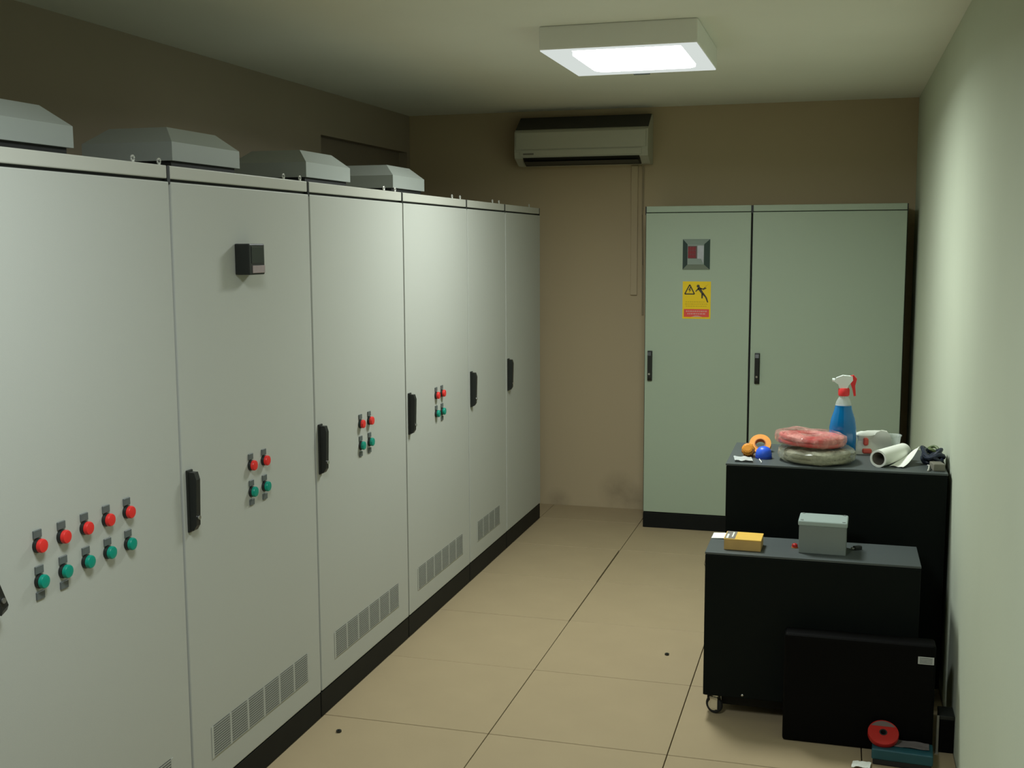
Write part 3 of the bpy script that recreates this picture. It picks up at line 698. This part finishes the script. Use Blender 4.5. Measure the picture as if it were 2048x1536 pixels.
# ------------------------------------------------------------------ things on the low unit
TZ = BH
t = thing('cardboard_box', 'small yellow-orange box with grey printed end on the low power unit', 'box', (-0.291, 3.915, TZ), -0.02)
obj('carton', bx((-0.062, -0.050, 0), (0.062, 0.052, 0.0375), 0.002), M_WOOD, t)
obj('lid', bx((-0.063, -0.051, 0.036), (0.063, 0.053, 0.0400), 0.0012), M_WOODT, t, label='bright yellow lid')
q = MB(); q.box((-0.060, -0.049, 0.0398), (-0.026, 0.051, 0.0406)); obj('printed_end', q, M_PRINT, t, label='grey printed end of the lid')
q = MB()
for k in range(2): q.box((-0.056+k*0.017, -0.046+k*0.02, 0.0404), (-0.049+k*0.015, 0.010+k*0.03, 0.0409))
obj('white_stripes', q, M_PAPER, t)
q = MB(); q.sheet(lambda u, v: Vector((-0.412+0.046*u+0.004*v, 4.005+0.055*v, TZ+0.002+0.006*v*v+0.002*u)), 4, 6, 0.001)
tag(obj('paper_slip', q, M_CARD), 'bright white paper slip left of the yellow box', 'paper')
t = thing('junction_box', 'grey plastic junction box with overhanging lid on the low power unit', 'junction box', (-0.028, 3.945, TZ), -0.03)
obj('box_body', bx((-0.077, -0.058, 0), (0.077, 0.058, 0.096), 0.003, 2), M_JB, t)
q = MB(); q.box((-0.0805, -0.0615, 0.095), (0.0805, 0.0615, 0.113), 0.006, 3); lidm = q
obj('lid', lidm, M_JBL, t, label='paler lid')
for x in (-0.068, 0.068):
    for y in (-0.050, 0.050):
        q = MB(); q.lathe([(0.0055, 0.1125), (0.0055, 0.1142), (0.003, 0.1148)], 10, Matrix.Translation((x, y, 0))); obj('lid_screw', q, M_JB, t)
t = thing('red_knob', 'tiny red plastic knob at the left of the grey junction box', 'knob', (-0.121, 3.955, TZ))
q = MB(); q.lathe([(0.007, 0), (0.010, 0.002), (0.010, 0.010), (0.007, 0.014), (0.004, 0.015)], 14); obj('knob_cap', q, M_TAPE, t, smooth=True)
q = MB(); q.lathe([(0.0115, 0), (0.0115, 0.0022), (0.009, 0.003)], 14); obj('knob_flange', q, M_ORANGED, t)
t = thing('small_plug', 'small dark plug lying at the right of the grey junction box', 'plug', (0.088, 3.985, TZ), 0.6)
q = MB(); q.box((-0.016, -0.008, 0), (0.012, 0.008, 0.013), 0.003, 2); obj('plug_body', q, M_BLACK, t)
q = MB(); q.box((-0.026, -0.004, 0.004), (-0.015, -0.002, 0.009)); q.box((-0.026, 0.002, 0.004), (-0.015, 0.004, 0.009)); obj('prongs', q, M_CHROME, t)

# ------------------------------------------------------------------ things on the floor
t = thing('teal_case', 'flat teal plastic case on the floor before the black case', 'case', (0.233, 3.632, 0), -0.06)
obj('shadow_base', bx((-0.086, -0.042, 0.0), (0.088, 0.045, 0.020), 0.004, 2), M_RUBBER, t)  # black slab put in for the shadow gap under the teal body
obj('upper_shell', bx((-0.090, -0.045, 0.018), (0.092, 0.048, 0.052), 0.006, 3), M_TEAL, t)
q = MB(); q.sheet(scrap_fn(-0.030, -0.010, 0.080, 0.040, 0.0535, 0.006, 1.7), 8, 6, 0.001); obj('plastic_patch', q, M_DPLAS, t, smooth=True, label='grey plastic film patch')
t = thing('tape_roll', 'red roll of electrical tape leaning on the teal case', 'tape roll', (0.178, 3.642, 0.052))
m = Matrix.Translation((-0.002, 0.006, 0.0285)) @ Matrix.Rotation(math.radians(29), 4, 'X')
q = MB(); q.lathe([(0.012, -0.009), (0.0465, -0.009), (0.0475, -0.006), (0.0475, 0.006), (0.0465, 0.009), (0.012, 0.009), (0.012, -0.009)], 36, m, cap=False); obj('tape', q, M_TAPE, t, smooth=True)
q = MB(); q.lathe([(0.0085, -0.0095), (0.0122, -0.0095), (0.0122, 0.0095), (0.0085, 0.0095), (0.0085, -0.0095)], 20, m, cap=False); obj('core', q, M_RUBBER, t)
q = MB(); arc = [(0.043*math.cos(a), 0.043*math.sin(a)) for a in [math.radians(32+116*i/12) for i in range(13)]]
q.prism(arc, 0.0088, 0.0096, m); obj('painted_sheen', q, M_TAPEG, t, label='painted grey sheen on the upper edge')  # grey half-moon paints the reflection on the shiny tape
q = MB(); q.sheet(scrap_fn(0.080, 3.545, 0.135, 3.585, 0.003, 0.012, 5.2, 0.006), 8, 8, 0.001)
tag(obj('paper_scrap', q, M_PAPER, smooth=True), 'crumpled white scrap on the floor left of the teal case', 'scrap')
t = thing('battery_box', 'small black box wedged between the flat black case and the right wall', 'box', (0.372, 3.775, 0))
obj('box_shell', bx((-0.022, -0.035, 0), (0.023, 0.045, 0.110), 0.003, 2), M_CASE, t)
obj('box_lid', bx((-0.023, -0.036, 0.110), (0.024, 0.046, 0.124), 0.003, 2), M_BLACK, t)
t = thing('metal_strip', 'narrow pale metal strip standing against the right side of the black case', 'strip', (0.345, 3.735, 0))
obj('strip_face', bx((-0.004, -0.003, 0), (0.004, 0.003, 0.125), 0.0008), M_CONN, t)
obj('strip_foot', bx((-0.005, -0.012, 0), (0.005, 0.012, 0.004), 0.0008), M_CONN, t)
for (x, y, lab) in ((-0.617, 4.383, 'tiny dark nut on the floor tile left of the low power unit'), (-1.576, 3.368, 'tiny dark nut on the floor by the foot of the cabinet row')):
    q = MB(); q.lathe([(0.004, 0), (0.009, 0.0), (0.009, 0.007), (0.004, 0.007), (0.004, 0)], 6, Matrix.Rotation(0.4, 4, 'Z'), cap=False)
    tag(obj('hex_nut', q, M_BLACK, loc=(x, y, 0)), lab, 'nut', 'stray nuts on the floor')
